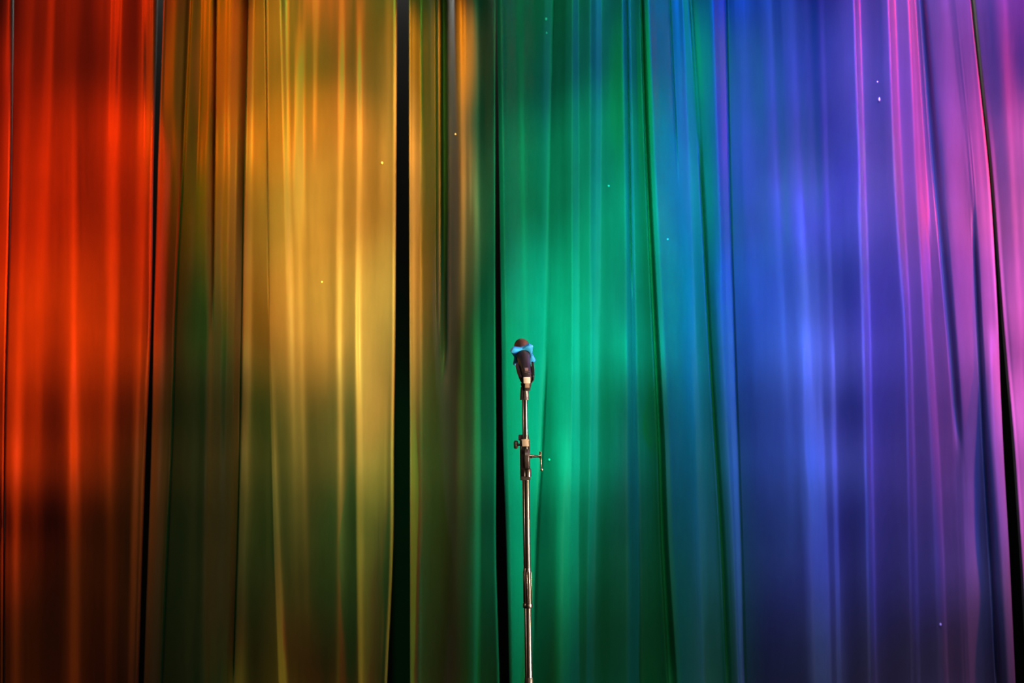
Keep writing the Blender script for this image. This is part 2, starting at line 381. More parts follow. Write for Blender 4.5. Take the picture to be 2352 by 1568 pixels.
  [152,148,145,140,139,135,131,125,119,113,107,103,98,96,95,94,91,88,84,82,78,76,73,73,70,70,69,67,64,62,57,53,48,44,39,35,29,25,20,17,13,11,7,6,5,7,8,6,3,-2,-6,-11,-14,-19,-22,-27,-31,-35,-39,-43,-47,-51,-54,-57,-57,-57,-54,-52,-49,-49,-49,-53,-57,-63,-67,-72,-77,-82,-86,-90,-92,-93,-92,-90,-88,-89,-92,-97,-92,-79,-64,-47,-35,-34,-21,-25,-17,-19,-23,-33,-40,-49,-53,-59,-60,-67,-68,-73,-72,-74,-69,-68,-62,-62,-61,-60,-57,-58,-56,-61,-61,-52,-45,-27,-2,13,17,23,30,37,22,25,10,13,28,32,46,51,70,114,191,212,215,221,222,223,224,219,212,205,197,189,183,175,168,160,153,144,138,133,130,125,123,118,116,111,109,104,104,110,116,119,110,112,104,108,104,103,97,94,85,82,75,73,66,63,57,54,48,45,38,34,26,20,11,5,1,9,11,11,0,-1,-15,-16,-31,-32,-46,-44,-25,-35,-31,-42,-41,-53,-53,-65,-67,-80,-83,-94,-96,-107,-108,-118,-120,-130,-131,-143,-146,-138,-118,-93,-63,-30,5,39,72,101,126,144,137,165,179,217,219,200,181,156,136,113,97,76,59,40,19,5,-11,-27,-49,-72,-93,-116,-137,-155,-174,-189,-205,-212,-209,-202,-207,-213,-219,-223,-231,-231,-228,-224,-223,-236,-238,-252,-256,-270,-269,-287,-292,-289,-282,-275,-269,-267,-297,-285,-244,-221,-203,-183,-166,-147,-130,-115,-101,-94,-88,-82,-59,-30,-9,14,34,53,69,87,94,103,104,100,93,88,81,77,70,68,60,57,47,44,33,32,19,20,47,42,65,62,57,54,49,47,42,41,59,62,73,71,81,80,74,71,63,58,51,46,41,35,30,24,20,13,10,2,0,29,43,82,96,136,131,121,114,102,93,80,67,54,39,25,6,-8,-20,-19,-27,-27,4,14,38,51,68,81,96,110,126,142,158,173,184,194,202,209,213,221,225,221,221,214,212,206,203,193,187,173,166,151,147,137,140,130,137,170,182,185,196,198,191,192,186,186,180,179,174,172,167,166,162,161,157,156,152,149,144,141,136,132,126,121,116,112,107,102,99,95,93,90,85,79,73,66,60,54,50,45,42,39,39,38,40,40,36,32,27,22,17,13,6,-1,-9,-17,-25,-30,-33,-35,-48,-51,-64,-68,-80,-85,-98,-104,-117,-123,-137,-142,-158,-164,-178,-185,-115,-45,15,32,98,93,77,70,54,46,32,23,12,3,-8,-18,-28,-39,-48,-61,-69,-81,-89,-32,14,62,86,136,139,123,123,107,103,90,84,74,111,78,121,81,114,110,101,99,87,85,74,69,57,46,35,17,8,-6,-10,-18,-19,-25,-25,-33,-32,-40,-39,-48,-50,-64,-75,-88,-94,-103,-106,-113,-115,-122,-122,-131,-142,-129,-115,-100,-86,-76,-74,-86,-106,-116,-133,-141,-157,-164,-175,-179,-191,-198,-210,-217,-225,-233,-241,-250,-256,-258,-252,-239,-223,-204,-185,-164,-144,-125,-106,-89,-72,-56,-40,-25,-10,5,19],
  [82,78,74,71,69,65,60,56,52,48,45,42,40,40,41,42,41,40,38,38,36,36,34,34,33,33,32,31,28,25,21,18,13,9,3,-1,-7,-10,-15,-17,-21,-22,-24,-23,-20,-15,-12,-12,-12,-13,-13,-15,-16,-18,-19,-22,-24,-27,-28,-32,-34,-37,-39,-43,-41,-41,-37,-35,-31,-32,-30,-38,-40,-48,-50,-59,-60,-69,-70,-78,-76,-84,-78,-82,-73,-85,-80,-92,-96,-84,-71,-54,-36,-32,-17,-18,-9,-6,-15,-18,-26,-29,-33,-35,-44,-48,-53,-55,-58,-59,-60,-62,-62,-63,-66,-66,-65,-67,-65,-70,-67,-72,-69,-50,-31,-16,-12,0,4,18,19,17,12,12,27,30,42,50,69,114,190,219,218,220,218,222,223,215,202,191,177,165,151,140,126,115,101,90,87,83,80,77,75,71,68,64,61,57,59,62,69,70,65,65,61,64,62,61,55,51,45,40,34,31,25,22,16,13,7,5,-2,-6,-16,-21,-33,-40,-43,-39,-35,-38,-45,-50,-60,-65,-78,-83,-95,-98,-70,-77,-75,-84,-84,-93,-94,-103,-104,-114,-115,-125,-126,-136,-137,-147,-147,-157,-157,-168,-171,-162,-142,-116,-84,-50,-14,22,56,86,111,127,120,148,163,190,195,174,153,135,119,99,81,59,37,18,0,-18,-37,-56,-76,-98,-119,-140,-160,-180,-198,-212,-223,-229,-224,-224,-230,-237,-243,-246,-251,-246,-243,-235,-236,-248,-249,-263,-264,-278,-277,-292,-300,-300,-296,-291,-288,-282,-300,-296,-237,-217,-192,-171,-151,-135,-115,-102,-85,-79,-72,-68,-53,-27,-12,8,23,42,54,72,79,93,91,84,75,70,61,57,49,46,38,37,28,27,16,15,3,2,31,24,47,40,39,32,32,25,26,19,24,34,36,41,43,42,37,35,29,26,21,18,15,13,11,8,6,3,2,-2,-2,21,37,71,89,130,127,115,109,97,88,75,62,49,33,19,0,-17,-23,-21,-24,-23,2,16,37,51,65,77,91,106,121,139,157,173,187,199,209,218,223,231,227,224,216,210,201,196,187,180,167,155,140,130,121,122,119,119,154,177,198,195,211,210,205,203,197,193,186,182,175,171,165,160,155,151,147,144,140,137,132,128,123,119,114,110,106,102,98,94,91,88,87,86,82,77,72,67,63,57,54,51,50,48,50,53,59,60,59,56,54,50,48,45,40,34,28,21,16,12,10,8,-5,-8,-21,-24,-37,-41,-55,-61,-76,-82,-97,-103,-120,-125,-140,-145,-80,-6,51,72,138,138,112,109,85,81,59,54,34,31,12,8,-11,-15,-35,-38,-59,-61,-82,-79,4,39,71,128,125,108,104,88,82,69,61,56,85,77,104,104,95,88,80,72,64,57,50,42,33,19,7,-7,-15,-22,-22,-26,-26,-31,-31,-38,-37,-45,-43,-52,-53,-65,-86,-101,-115,-120,-129,-131,-138,-140,-144,-147,-157,-148,-131,-109,-89,-75,-69,-80,-98,-101,-114,-117,-128,-131,-139,-140,-150,-153,-163,-172,-182,-191,-198,-204,-208,-207,-201,-189,-173,-155,-136,-117,-97,-78,-60,-43,-27,-11,4,19,33,48,62],
  [71,67,63,58,49,43,38,34,32,29,28,27,28,30,35,39,40,40,39,37,34,33,31,29,28,27,25,23,18,13,7,1,-6,-13,-20,-27,-34,-40,-46,-51,-56,-58,-61,-58,-53,-44,-39,-38,-37,-39,-41,-43,-46,-49,-52,-56,-59,-63,-66,-70,-74,-77,-80,-83,-83,-83,-81,-78,-77,-77,-80,-85,-92,-98,-105,-111,-118,-124,-131,-136,-142,-143,-146,-141,-141,-143,-146,-148,-142,-130,-114,-97,-81,-76,-61,-59,-52,-49,-53,-52,-55,-57,-62,-67,-75,-82,-89,-95,-100,-103,-106,-107,-107,-107,-107,-107,-105,-106,-106,-110,-111,-111,-107,-90,-68,-57,-50,-43,-33,-26,-25,-22,-23,-19,-9,-4,6,14,31,74,146,170,171,184,185,197,201,193,185,174,163,152,140,128,115,104,91,84,83,80,76,71,67,62,58,52,48,44,43,44,48,47,43,41,38,38,38,32,25,17,9,1,-7,-14,-22,-29,-36,-42,-50,-55,-63,-70,-79,-86,-96,-102,-107,-101,-97,-99,-108,-114,-127,-133,-148,-154,-168,-167,-150,-154,-146,-153,-148,-155,-150,-157,-153,-161,-158,-165,-163,-171,-170,-178,-178,-188,-188,-201,-205,-197,-177,-151,-119,-84,-48,-11,23,53,78,93,89,121,144,182,186,169,155,139,125,107,90,67,46,29,13,-4,-21,-40,-61,-83,-102,-123,-140,-158,-172,-182,-189,-195,-196,-200,-209,-215,-224,-230,-236,-237,-228,-221,-224,-235,-238,-249,-251,-263,-264,-278,-282,-276,-268,-258,-251,-246,-266,-255,-201,-176,-154,-132,-114,-96,-78,-64,-50,-42,-35,-30,-17,2,14,29,40,55,61,76,76,82,81,69,54,42,28,19,8,2,-6,-9,-17,-17,-26,-25,-34,-34,-3,-12,10,7,1,-4,-9,-15,-19,-24,-24,-4,-6,2,3,-2,-9,-17,-25,-34,-42,-49,-55,-62,-66,-72,-75,-82,-83,-89,-89,-59,-38,-2,24,73,73,58,55,42,35,20,8,-9,-25,-43,-63,-85,-92,-87,-92,-88,-57,-38,-11,9,28,46,65,85,105,127,149,167,187,201,220,227,227,232,229,226,219,213,205,200,189,179,164,154,142,136,129,130,127,129,156,185,204,200,218,216,209,205,197,191,183,176,168,161,153,146,139,133,127,121,115,109,103,97,90,85,78,73,66,61,54,49,44,40,36,34,27,24,16,12,3,0,-8,-8,-14,-12,4,2,14,12,14,9,10,4,6,1,0,-11,-12,-24,-22,-31,-25,-17,-36,-33,-51,-51,-68,-70,-87,-91,-109,-113,-131,-136,-155,-160,-178,-182,-95,-24,34,58,125,122,99,92,70,62,42,35,17,10,-8,-15,-33,-39,-57,-62,-83,-85,-109,-102,-21,19,57,121,118,99,94,78,69,59,50,46,74,66,92,87,81,75,67,60,52,45,38,31,22,9,-1,-12,-19,-26,-29,-33,-35,-40,-43,-49,-52,-59,-62,-69,-75,-92,-110,-129,-146,-157,-170,-169,-178,-149,-156,-133,-128,-116,-93,-66,-41,-24,-20,-28,-42,-44,-55,-57,-67,-68,-76,-82,-90,-99,-108,-116,-124,-132,-140,-147,-152,-153,-148,-137,-123,-107,-89,-71,-53,-36,-19,-3,13,28,42,57,71,85,99],
  [114,110,106,102,94,85,80,77,76,72,73,72,77,80,89,95,98,98,95,91,88,84,81,78,75,71,69,64,58,49,41,31,22,12,2,-8,-18,-27,-36,-44,-50,-55,-58,-54,-44,-30,-22,-18,-17,-19,-21,-24,-28,-32,-35,-39,-43,-47,-51,-55,-59,-62,-64,-66,-66,-65,-63,-59,-57,-59,-62,-67,-72,-80,-87,-94,-100,-108,-114,-122,-126,-130,-128,-121,-114,-118,-111,-114,-115,-103,-84,-64,-45,-38,-24,-21,-15,-13,-15,-12,-13,-14,-19,-26,-33,-40,-47,-52,-57,-61,-63,-65,-67,-68,-68,-68,-66,-67,-67,-71,-73,-75,-72,-55,-35,-23,-16,-7,2,13,18,21,22,26,37,44,53,65,84,131,203,234,236,244,244,251,250,241,230,218,204,191,176,162,146,134,119,116,117,115,109,102,96,89,83,77,72,68,64,64,64,65,61,61,56,58,57,51,42,34,23,14,3,-6,-17,-25,-36,-44,-56,-64,-76,-83,-95,-103,-115,-121,-131,-123,-124,-125,-143,-149,-171,-177,-198,-209,-223,-232,-214,-221,-205,-218,-205,-217,-206,-218,-207,-220,-210,-223,-214,-227,-221,-234,-230,-239,-243,-257,-262,-250,-228,-197,-161,-122,-81,-41,-3,30,58,76,78,109,137,168,172,158,149,136,123,107,90,70,51,35,21,3,-15,-34,-54,-73,-92,-111,-127,-143,-157,-167,-174,-177,-181,-184,-195,-200,-211,-214,-222,-220,-209,-199,-201,-211,-212,-222,-225,-235,-237,-248,-251,-249,-243,-235,-229,-223,-239,-229,-171,-145,-123,-100,-84,-67,-51,-37,-24,-17,-10,-6,3,15,23,32,41,51,58,67,68,73,73,57,37,20,0,-13,-24,-31,-38,-40,-45,-44,-47,-43,-47,-42,-11,-18,6,5,-3,-7,-13,-17,-21,-25,-25,-3,-5,6,8,3,-5,-13,-21,-30,-38,-45,-50,-55,-57,-60,-62,-66,-65,-68,-65,-38,-13,21,51,105,109,94,97,83,80,64,53,35,17,-5,-23,-49,-57,-48,-52,-46,-19,1,25,45,62,80,97,116,136,156,176,195,213,227,246,254,255,259,256,255,249,244,237,232,217,200,182,174,164,162,154,156,152,155,190,213,235,229,247,244,235,229,218,210,200,192,183,174,165,157,148,140,132,124,117,109,102,94,87,79,72,64,57,48,42,33,28,20,17,10,7,-1,-4,-15,-17,-27,-27,-35,-32,-20,-18,-12,-10,-5,-2,9,-1,8,12,19,10,9,-1,-1,-9,-6,3,1,-7,-15,-25,-34,-46,-54,-68,-76,-90,-99,-115,-123,-140,-148,-165,-170,-90,-19,36,62,125,126,105,96,76,66,49,39,22,13,-3,-13,-28,-36,-52,-58,-77,-83,-104,-104,-20,24,63,135,132,112,105,88,78,68,59,55,89,83,119,116,106,102,91,86,76,70,61,55,46,36,26,18,11,4,-1,-7,-11,-17,-21,-27,-31,-39,-44,-53,-64,-83,-99,-124,-142,-163,-176,-176,-180,-165,-165,-155,-155,-144,-121,-92,-65,-46,-40,-45,-53,-54,-60,-61,-67,-71,-76,-81,-87,-93,-101,-110,-119,-128,-135,-140,-144,-143,-137,-127,-113,-96,-79,-61,-43,-25,-8,8,23,38,52,67,81,95,109],
  [104,100,96,90,79,69,64,61,60,56,55,53,56,58,66,71,74,72,69,65,61,56,52,48,44,40,36,30,23,15,6,-4,-14,-24,-35,-45,-55,-64,-73,-81,-88,-94,-97,-94,-85,-70,-61,-58,-56,-57,-60,-63,-66,-69,-72,-76,-79,-82,-86,-89,-93,-96,-98,-100,-101,-101,-99,-95,-94,-94,-96,-100,-104,-109,-115,-120,-126,-132,-138,-144,-150,-151,-148,-138,-134,-134,-135,-135,-131,-117,-98,-79,-62,-55,-42,-37,-33,-29,-28,-25,-24,-26,-32,-39,-47,-55,-62,-69,-75,-80,-84,-87,-89,-90,-90,-89,-87,-87,-88,-91,-94,-93,-88,-70,-48,-37,-29,-20,-10,-1,4,9,12,18,27,35,44,56,74,120,185,213,216,228,231,243,248,240,230,218,202,189,172,158,140,132,112,116,127,123,119,112,106,98,92,85,80,75,71,68,66,62,58,53,47,45,41,32,23,12,1,-10,-21,-32,-44,-54,-66,-77,-88,-99,-111,-122,-134,-144,-156,-165,-172,-166,-166,-172,-183,-194,-210,-224,-246,-258,-280,-284,-269,-271,-257,-266,-257,-266,-259,-268,-261,-271,-265,-275,-271,-284,-280,-296,-292,-301,-307,-323,-326,-312,-288,-255,-217,-175,-132,-89,-49,-14,15,35,40,74,107,147,153,140,135,122,113,98,84,66,48,32,17,1,-16,-34,-53,-70,-89,-105,-120,-134,-145,-154,-161,-167,-173,-178,-187,-194,-203,-208,-214,-215,-204,-195,-198,-207,-210,-219,-223,-232,-235,-246,-249,-246,-237,-228,-220,-221,-232,-224,-173,-151,-133,-115,-102,-88,-75,-63,-53,-48,-41,-38,-31,-22,-16,-9,-2,6,10,18,20,21,22,1,-19,-40,-60,-78,-92,-104,-115,-121,-125,-125,-125,-113,-116,-108,-66,-71,-44,-45,-54,-57,-64,-68,-72,-77,-77,-52,-53,-41,-36,-39,-46,-53,-61,-69,-76,-82,-86,-90,-92,-95,-95,-99,-97,-101,-97,-67,-38,-2,35,87,93,81,83,71,67,54,43,26,5,-16,-40,-64,-69,-61,-64,-58,-30,-7,18,40,59,79,98,119,140,162,184,203,224,238,261,267,266,268,265,262,256,248,242,234,215,195,175,165,155,152,145,145,141,143,174,196,219,206,229,227,213,208,194,186,174,166,154,146,135,127,117,110,100,92,82,75,66,58,49,42,33,26,16,10,0,-6,-15,-20,-28,-32,-41,-46,-57,-63,-74,-76,-86,-85,-91,-86,-75,-75,-67,-66,-59,-51,-46,-51,-44,-43,-48,-52,-58,-62,-66,-67,-52,-52,-64,-69,-83,-90,-104,-111,-126,-134,-149,-157,-173,-181,-198,-205,-222,-226,-134,-57,1,34,101,102,81,72,53,43,26,16,0,-9,-25,-34,-49,-57,-72,-77,-95,-98,-118,-115,-31,18,63,142,141,119,114,97,85,77,66,65,99,99,136,134,123,119,108,103,93,86,77,70,61,52,43,37,33,28,25,21,20,16,14,9,4,-6,-13,-26,-40,-62,-78,-106,-125,-146,-162,-166,-172,-151,-150,-139,-132,-118,-94,-65,-39,-20,-13,-18,-23,-26,-31,-36,-40,-44,-49,-56,-63,-71,-79,-87,-95,-103,-110,-116,-120,-120,-115,-105,-91,-75,-58,-40,-23,-6,11,27,42,57,71,86,100,114,128],
  [195,191,187,182,173,162,158,155,153,149,145,140,140,139,146,150,151,147,142,137,131,126,120,114,108,102,95,88,79,71,61,51,40,30,20,11,1,-9,-17,-25,-33,-40,-42,-43,-34,-16,-7,-4,-2,-2,-5,-7,-10,-13,-17,-20,-24,-28,-33,-37,-42,-46,-51,-56,-60,-63,-65,-67,-68,-71,-75,-79,-84,-90,-96,-102,-108,-115,-122,-129,-135,-135,-129,-119,-112,-113,-113,-115,-113,-98,-76,-55,-37,-30,-18,-13,-8,-4,0,5,8,5,-2,-7,-15,-21,-27,-33,-38,-44,-49,-53,-57,-59,-60,-59,-58,-58,-59,-63,-65,-65,-60,-41,-20,-10,-2,8,17,27,33,38,42,47,57,66,75,88,107,153,215,243,247,255,258,266,271,265,255,243,227,213,195,176,162,151,129,133,151,147,141,137,129,122,116,109,104,98,93,88,83,77,69,63,56,51,45,37,28,19,9,0,-10,-19,-30,-39,-50,-59,-70,-79,-90,-99,-111,-118,-129,-136,-140,-135,-136,-143,-152,-163,-176,-187,-204,-215,-232,-237,-216,-213,-203,-209,-206,-214,-212,-220,-219,-229,-228,-241,-239,-256,-253,-266,-270,-281,-288,-305,-310,-294,-267,-233,-192,-149,-103,-58,-16,21,51,73,79,112,145,182,186,176,171,159,150,136,123,107,92,75,60,43,24,6,-14,-32,-50,-66,-81,-92,-102,-111,-118,-125,-132,-140,-147,-154,-161,-165,-168,-169,-158,-148,-152,-159,-163,-171,-174,-183,-186,-195,-199,-198,-191,-184,-177,-177,-185,-178,-131,-110,-95,-79,-67,-54,-43,-33,-24,-18,-12,-9,-4,3,7,13,18,24,28,36,38,37,35,14,-10,-33,-57,-78,-98,-115,-131,-141,-144,-144,-139,-127,-122,-107,-59,-60,-32,-34,-42,-45,-52,-57,-61,-65,-66,-43,-43,-34,-28,-31,-37,-43,-52,-60,-66,-72,-76,-79,-82,-85,-86,-91,-91,-96,-92,-63,-32,3,41,94,100,88,89,78,72,60,48,33,9,-11,-40,-61,-61,-54,-53,-47,-20,4,29,52,71,91,112,133,156,179,201,221,243,258,283,289,287,288,284,279,273,264,258,245,223,201,179,169,159,157,150,151,146,149,178,196,217,205,228,227,212,206,190,182,169,161,149,141,130,121,111,103,93,85,75,67,57,49,40,32,23,15,7,-1,-9,-16,-24,-31,-38,-46,-54,-63,-73,-82,-92,-97,-103,-103,-106,-99,-91,-88,-81,-77,-70,-58,-58,-56,-46,-44,-50,-53,-59,-63,-67,-66,-47,-50,-62,-69,-82,-90,-103,-111,-125,-134,-149,-158,-173,-180,-196,-202,-218,-220,-135,-58,-4,30,94,96,76,67,49,39,23,12,-2,-12,-26,-35,-49,-57,-71,-77,-92,-95,-110,-108,-26,25,70,152,153,130,124,106,93,84,73,72,110,114,158,157,144,140,126,121,109,101,90,82,72,64,57,55,53,52,52,50,51,49,49,45,38,25,15,1,-22,-42,-64,-89,-115,-135,-155,-165,-169,-159,-157,-152,-147,-135,-111,-82,-55,-36,-28,-31,-36,-40,-43,-46,-50,-55,-59,-64,-70,-77,-85,-93,-102,-110,-117,-122,-125,-124,-119,-108,-94,-78,-60,-42,-25,-7,10,26,41,56,71,86,100,114,129],
  [193,189,185,179,169,158,153,150,147,143,139,136,136,137,143,147,149,148,145,142,137,133,129,125,120,116,110,104,97,90,82,73,64,56,47,38,30,21,14,6,0,-5,-7,-6,2,18,26,30,32,30,27,24,20,16,12,7,2,-3,-9,-14,-19,-25,-30,-36,-40,-44,-46,-48,-49,-52,-55,-59,-63,-68,-74,-79,-85,-90,-95,-100,-104,-105,-100,-90,-83,-82,-83,-84,-80,-66,-47,-28,-11,-5,6,11,16,20,25,30,34,32,27,21,14,6,-1,-7,-14,-20,-26,-31,-35,-37,-39,-39,-39,-40,-42,-46,-48,-47,-42,-23,-1,9,17,25,35,44,49,54,58,64,73,81,89,102,119,162,222,250,254,263,268,278,287,278,264,249,232,216,202,185,174,159,147,161,179,178,174,169,163,157,151,144,139,132,127,121,115,108,100,93,86,79,73,65,57,49,41,32,24,15,6,-3,-12,-20,-30,-38,-48,-56,-66,-73,-82,-87,-90,-90,-94,-100,-109,-119,-131,-141,-154,-163,-176,-180,-160,-159,-155,-160,-160,-165,-166,-172,-174,-181,-183,-192,-195,-205,-208,-221,-223,-232,-239,-252,-256,-243,-217,-181,-138,-92,-43,6,52,91,120,141,145,177,211,248,249,238,231,219,209,196,183,166,149,132,115,97,78,59,39,20,1,-15,-29,-40,-49,-58,-66,-74,-80,-89,-96,-104,-110,-116,-118,-122,-113,-105,-110,-118,-123,-132,-136,-146,-150,-162,-167,-165,-160,-152,-147,-148,-157,-152,-110,-93,-81,-67,-58,-47,-37,-28,-21,-16,-11,-9,-4,3,6,12,16,23,26,36,37,33,32,9,-15,-38,-62,-84,-105,-124,-142,-154,-159,-159,-152,-138,-130,-110,-63,-57,-32,-33,-39,-41,-45,-49,-51,-54,-54,-34,-34,-27,-21,-23,-27,-33,-40,-48,-55,-62,-67,-71,-75,-79,-81,-86,-86,-91,-86,-54,-21,15,60,116,123,110,110,98,90,79,65,48,22,0,-31,-52,-50,-45,-42,-36,-11,16,41,65,85,107,128,150,173,197,219,240,262,278,304,310,305,305,298,292,283,274,267,256,233,211,188,176,166,164,157,157,150,153,179,196,214,205,228,228,212,203,188,178,165,156,144,135,123,114,103,94,84,74,64,55,45,36,26,18,8,-1,-10,-19,-28,-36,-45,-53,-62,-71,-80,-89,-98,-107,-116,-122,-128,-129,-132,-127,-119,-114,-107,-101,-95,-80,-76,-74,-66,-60,-64,-69,-77,-81,-87,-87,-64,-65,-75,-80,-92,-100,-113,-122,-135,-145,-159,-169,-184,-191,-208,-213,-230,-229,-143,-62,-8,31,95,97,76,68,48,39,22,12,-3,-13,-27,-37,-50,-59,-73,-80,-95,-97,-116,-110,-29,25,75,161,163,137,131,112,99,90,76,77,114,123,166,165,149,146,130,125,112,104,93,86,78,71,65,63,61,59,56,53,50,46,41,34,23,11,-2,-17,-37,-57,-77,-103,-124,-147,-163,-180,-187,-174,-174,-166,-158,-141,-115,-84,-54,-33,-23,-25,-29,-32,-36,-40,-44,-49,-53,-59,-65,-72,-79,-87,-95,-103,-110,-115,-118,-117,-111,-101,-87,-71,-54,-36,-18,-1,16,32,48,63,77,92,106,120,135],
  [219,215,211,205,195,185,179,176,173,169,164,162,163,164,169,173,174,174,171,169,165,161,157,154,149,145,139,133,127,120,112,104,96,87,79,71,63,55,47,40,35,31,29,30,39,55,63,67,69,67,64,60,56,51,46,41,35,29,24,17,11,5,-1,-7,-13,-17,-20,-22,-24,-27,-31,-35,-39,-44,-50,-56,-61,-66,-71,-75,-79,-80,-75,-66,-59,-58,-58,-59,-55,-42,-24,-5,11,17,27,31,36,41,45,50,54,54,49,43,36,29,22,16,9,3,-2,-7,-10,-13,-14,-13,-13,-14,-17,-21,-22,-21,-15,5,27,37,44,53,62,71,76,81,85,91,99,107,116,127,144,185,243,273,276,286,291,301,312,301,284,267,248,230,215,198,187,170,160,181,198,198,196,191,186,180,175,169,164,158,153,146,140,133,127,119,113,106,99,92,85,77,70,62,55,47,39,31,23,14,6,-2,-10,-17,-25,-32,-38,-42,-45,-48,-53,-59,-67,-78,-89,-100,-111,-121,-131,-135,-114,-115,-114,-117,-118,-123,-125,-130,-134,-140,-144,-152,-156,-165,-169,-180,-184,-191,-199,-210,-215,-203,-175,-135,-88,-37,18,72,122,165,195,214,219,249,282,315,316,303,296,284,273,259,246,228,211,193,176,157,137,118,97,78,58,42,27,16,8,-2,-9,-18,-25,-34,-41,-49,-55,-60,-63,-67,-59,-50,-57,-64,-71,-79,-85,-95,-100,-113,-119,-118,-113,-106,-102,-102,-110,-106,-70,-55,-44,-33,-24,-14,-5,3,10,14,18,21,25,32,35,40,44,51,54,63,64,60,57,34,10,-14,-39,-62,-85,-105,-125,-137,-144,-144,-137,-120,-111,-86,-37,-27,-2,-2,-7,-7,-11,-13,-15,-17,-17,2,2,10,17,16,13,8,2,-5,-12,-18,-23,-27,-31,-35,-37,-42,-41,-46,-40,-8,27,64,113,173,181,166,165,151,142,129,114,94,66,42,10,-12,-10,-4,-1,6,30,57,82,105,126,147,168,190,213,236,258,279,300,316,340,346,340,340,330,323,312,302,293,281,258,234,210,197,187,186,179,178,172,174,197,212,227,219,239,241,224,214,198,188,174,164,152,142,130,121,109,99,88,78,67,57,47,37,26,16,6,-4,-14,-24,-34,-44,-54,-64,-74,-84,-94,-103,-113,-122,-132,-138,-145,-148,-151,-148,-141,-137,-130,-125,-116,-101,-96,-94,-84,-78,-78,-84,-92,-95,-102,-101,-77,-78,-85,-89,-98,-106,-117,-126,-138,-148,-161,-171,-184,-192,-207,-212,-227,-226,-139,-55,0,42,107,113,92,85,66,57,42,32,18,8,-5,-15,-26,-36,-47,-55,-68,-71,-87,-83,1,56,109,198,204,175,171,151,140,132,118,120,159,170,213,212,194,192,175,170,155,148,136,130,121,116,109,108,106,104,101,98,93,86,78,68,55,41,26,10,-11,-33,-54,-78,-98,-121,-136,-156,-165,-156,-156,-148,-140,-124,-98,-68,-39,-18,-8,-10,-14,-18,-22,-27,-31,-36,-41,-46,-52,-59,-67,-75,-83,-91,-98,-103,-106,-106,-100,-90,-76,-60,-42,-25,-7,10,27,43,59,74,88,103,117,131,146],
]

DEPTH_Y = [60, 230, 400, 570, 740, 870, 1000, 1125, 1250, 1385, 1520]
LINES = np.array(LINES, float)
DEPTH = np.array(DEPTH, float) * 0.0005
U0, DU = -8.0, 4.0
PX = 544.0                                    # photograph pixels per metre on the cloth

def smooth_rows(ys, tab, y):
    """Catmull-Rom down the cloth; tab has one row per height in ys"""
    ys = list(ys)
    if y <= ys[0]:
        return tab[0] + (tab[1] - tab[0]) * max((y - ys[0]) / (ys[1] - ys[0]), -0.35)
    if y >= ys[-1]:
        return tab[-1] + (tab[-1] - tab[-2]) * min((y - ys[-1]) / (ys[-1] - ys[-2]), 0.45)
    k = max(i for i in range(len(ys) - 1) if ys[i] <= y)
    t = (y - ys[k]) / (ys[k + 1] - ys[k])
    h = ys[k + 1] - ys[k]
    def tan(i):
        if i == 0:
            return (tab[1] - tab[0]) / (ys[1] - ys[0])
        if i == len(ys) - 1:
            return (tab[-1] - tab[-2]) / (ys[-1] - ys[-2])
        return (tab[i + 1] - tab[i - 1]) / (ys[i + 1] - ys[i - 1])
    m0, m1 = tan(k) * h, tan(k + 1) * h
    return ((2 * t**3 - 3 * t**2 + 1) * tab[k] + (t**3 - 2 * t**2 + t) * m0
            + (-2 * t**3 + 3 * t**2) * tab[k + 1] + (t**3 - t**2) * m1)

def line_x(u, y):
    tab = np.array([np.interp(u, LINES[:, 2], LINES[:, k]) for k in range(6)])
    return (smooth_rows(ROW_Y, tab, y) - 1176.0) / PX

U_ALL = U0 + DU * np.arange(DEPTH.shape[1])
# narrow tucks where the cloth doubles back: place, half width in px, depth in m, first and last height
TUCKS = [
    (487.0, 2.6, 0.030, -400, 760), (548.5, 4.6, 0.055, -400, 1650), (618.5, 1.6, 0.010, -400, 720),
    (1022.0, 8.0, 0.050, -400, 900), (1003.5, 2.0, 0.012, -400, 800),
    (1451.0, 2.8, 0.022, -400, 700), (1504.0, 5.0, 0.050, -400, 1650),
    (1628.0, 3.5, 0.022, 300, 1650), (1573.0, 2.2, 0.012, -400, 420),
    (2182.0, 7.0, 0.022, -400, 1050), (2248.5, 4.5, 0.032, 480, 1650), (1686.0, 3.0, 0.009, -400, 1650),
    (402.0, 3.0, 0.012, -400, 1650), (1257.5, 2.5, 0.012, 820, 1500),
]
def tuck(u, y):
    g = np.zeros_like(u)
    for u0, w, d, ya, yb in TUCKS:
        k = min(max((y - ya) / 120.0, 0.0), 1.0) * min(max((yb - y) / 120.0, 0.0), 1.0)
        if k > 0:
            g += d * k * np.exp(-np.abs((u - u0) / w) ** 2.6)
    return g

def depth(u, y):
    u = np.asarray(u, float)
    return np.interp(u, U_ALL, smooth_rows(DEPTH_Y, DEPTH, y)) + tuck(u, y)

def depth_soft(u, y):
    k = np.exp(-0.5 * (np.arange(-13, 14) / 4.0) ** 2)
    r = smooth_rows(DEPTH_Y, DEPTH, y)
    return np.interp(u, U_ALL, np.convolve(np.pad(r, 13, mode='edge'), k / k.sum(), 'valid'))

Z_TOP, Z_BOT = 3.55, 0.004
ROWS = np.concatenate([np.linspace(784 - (Z_TOP - CAM_Z) * PX, 40, 8, endpoint=False),
                       np.linspace(40, 784 + (CAM_Z - Z_BOT) * PX, 56)])

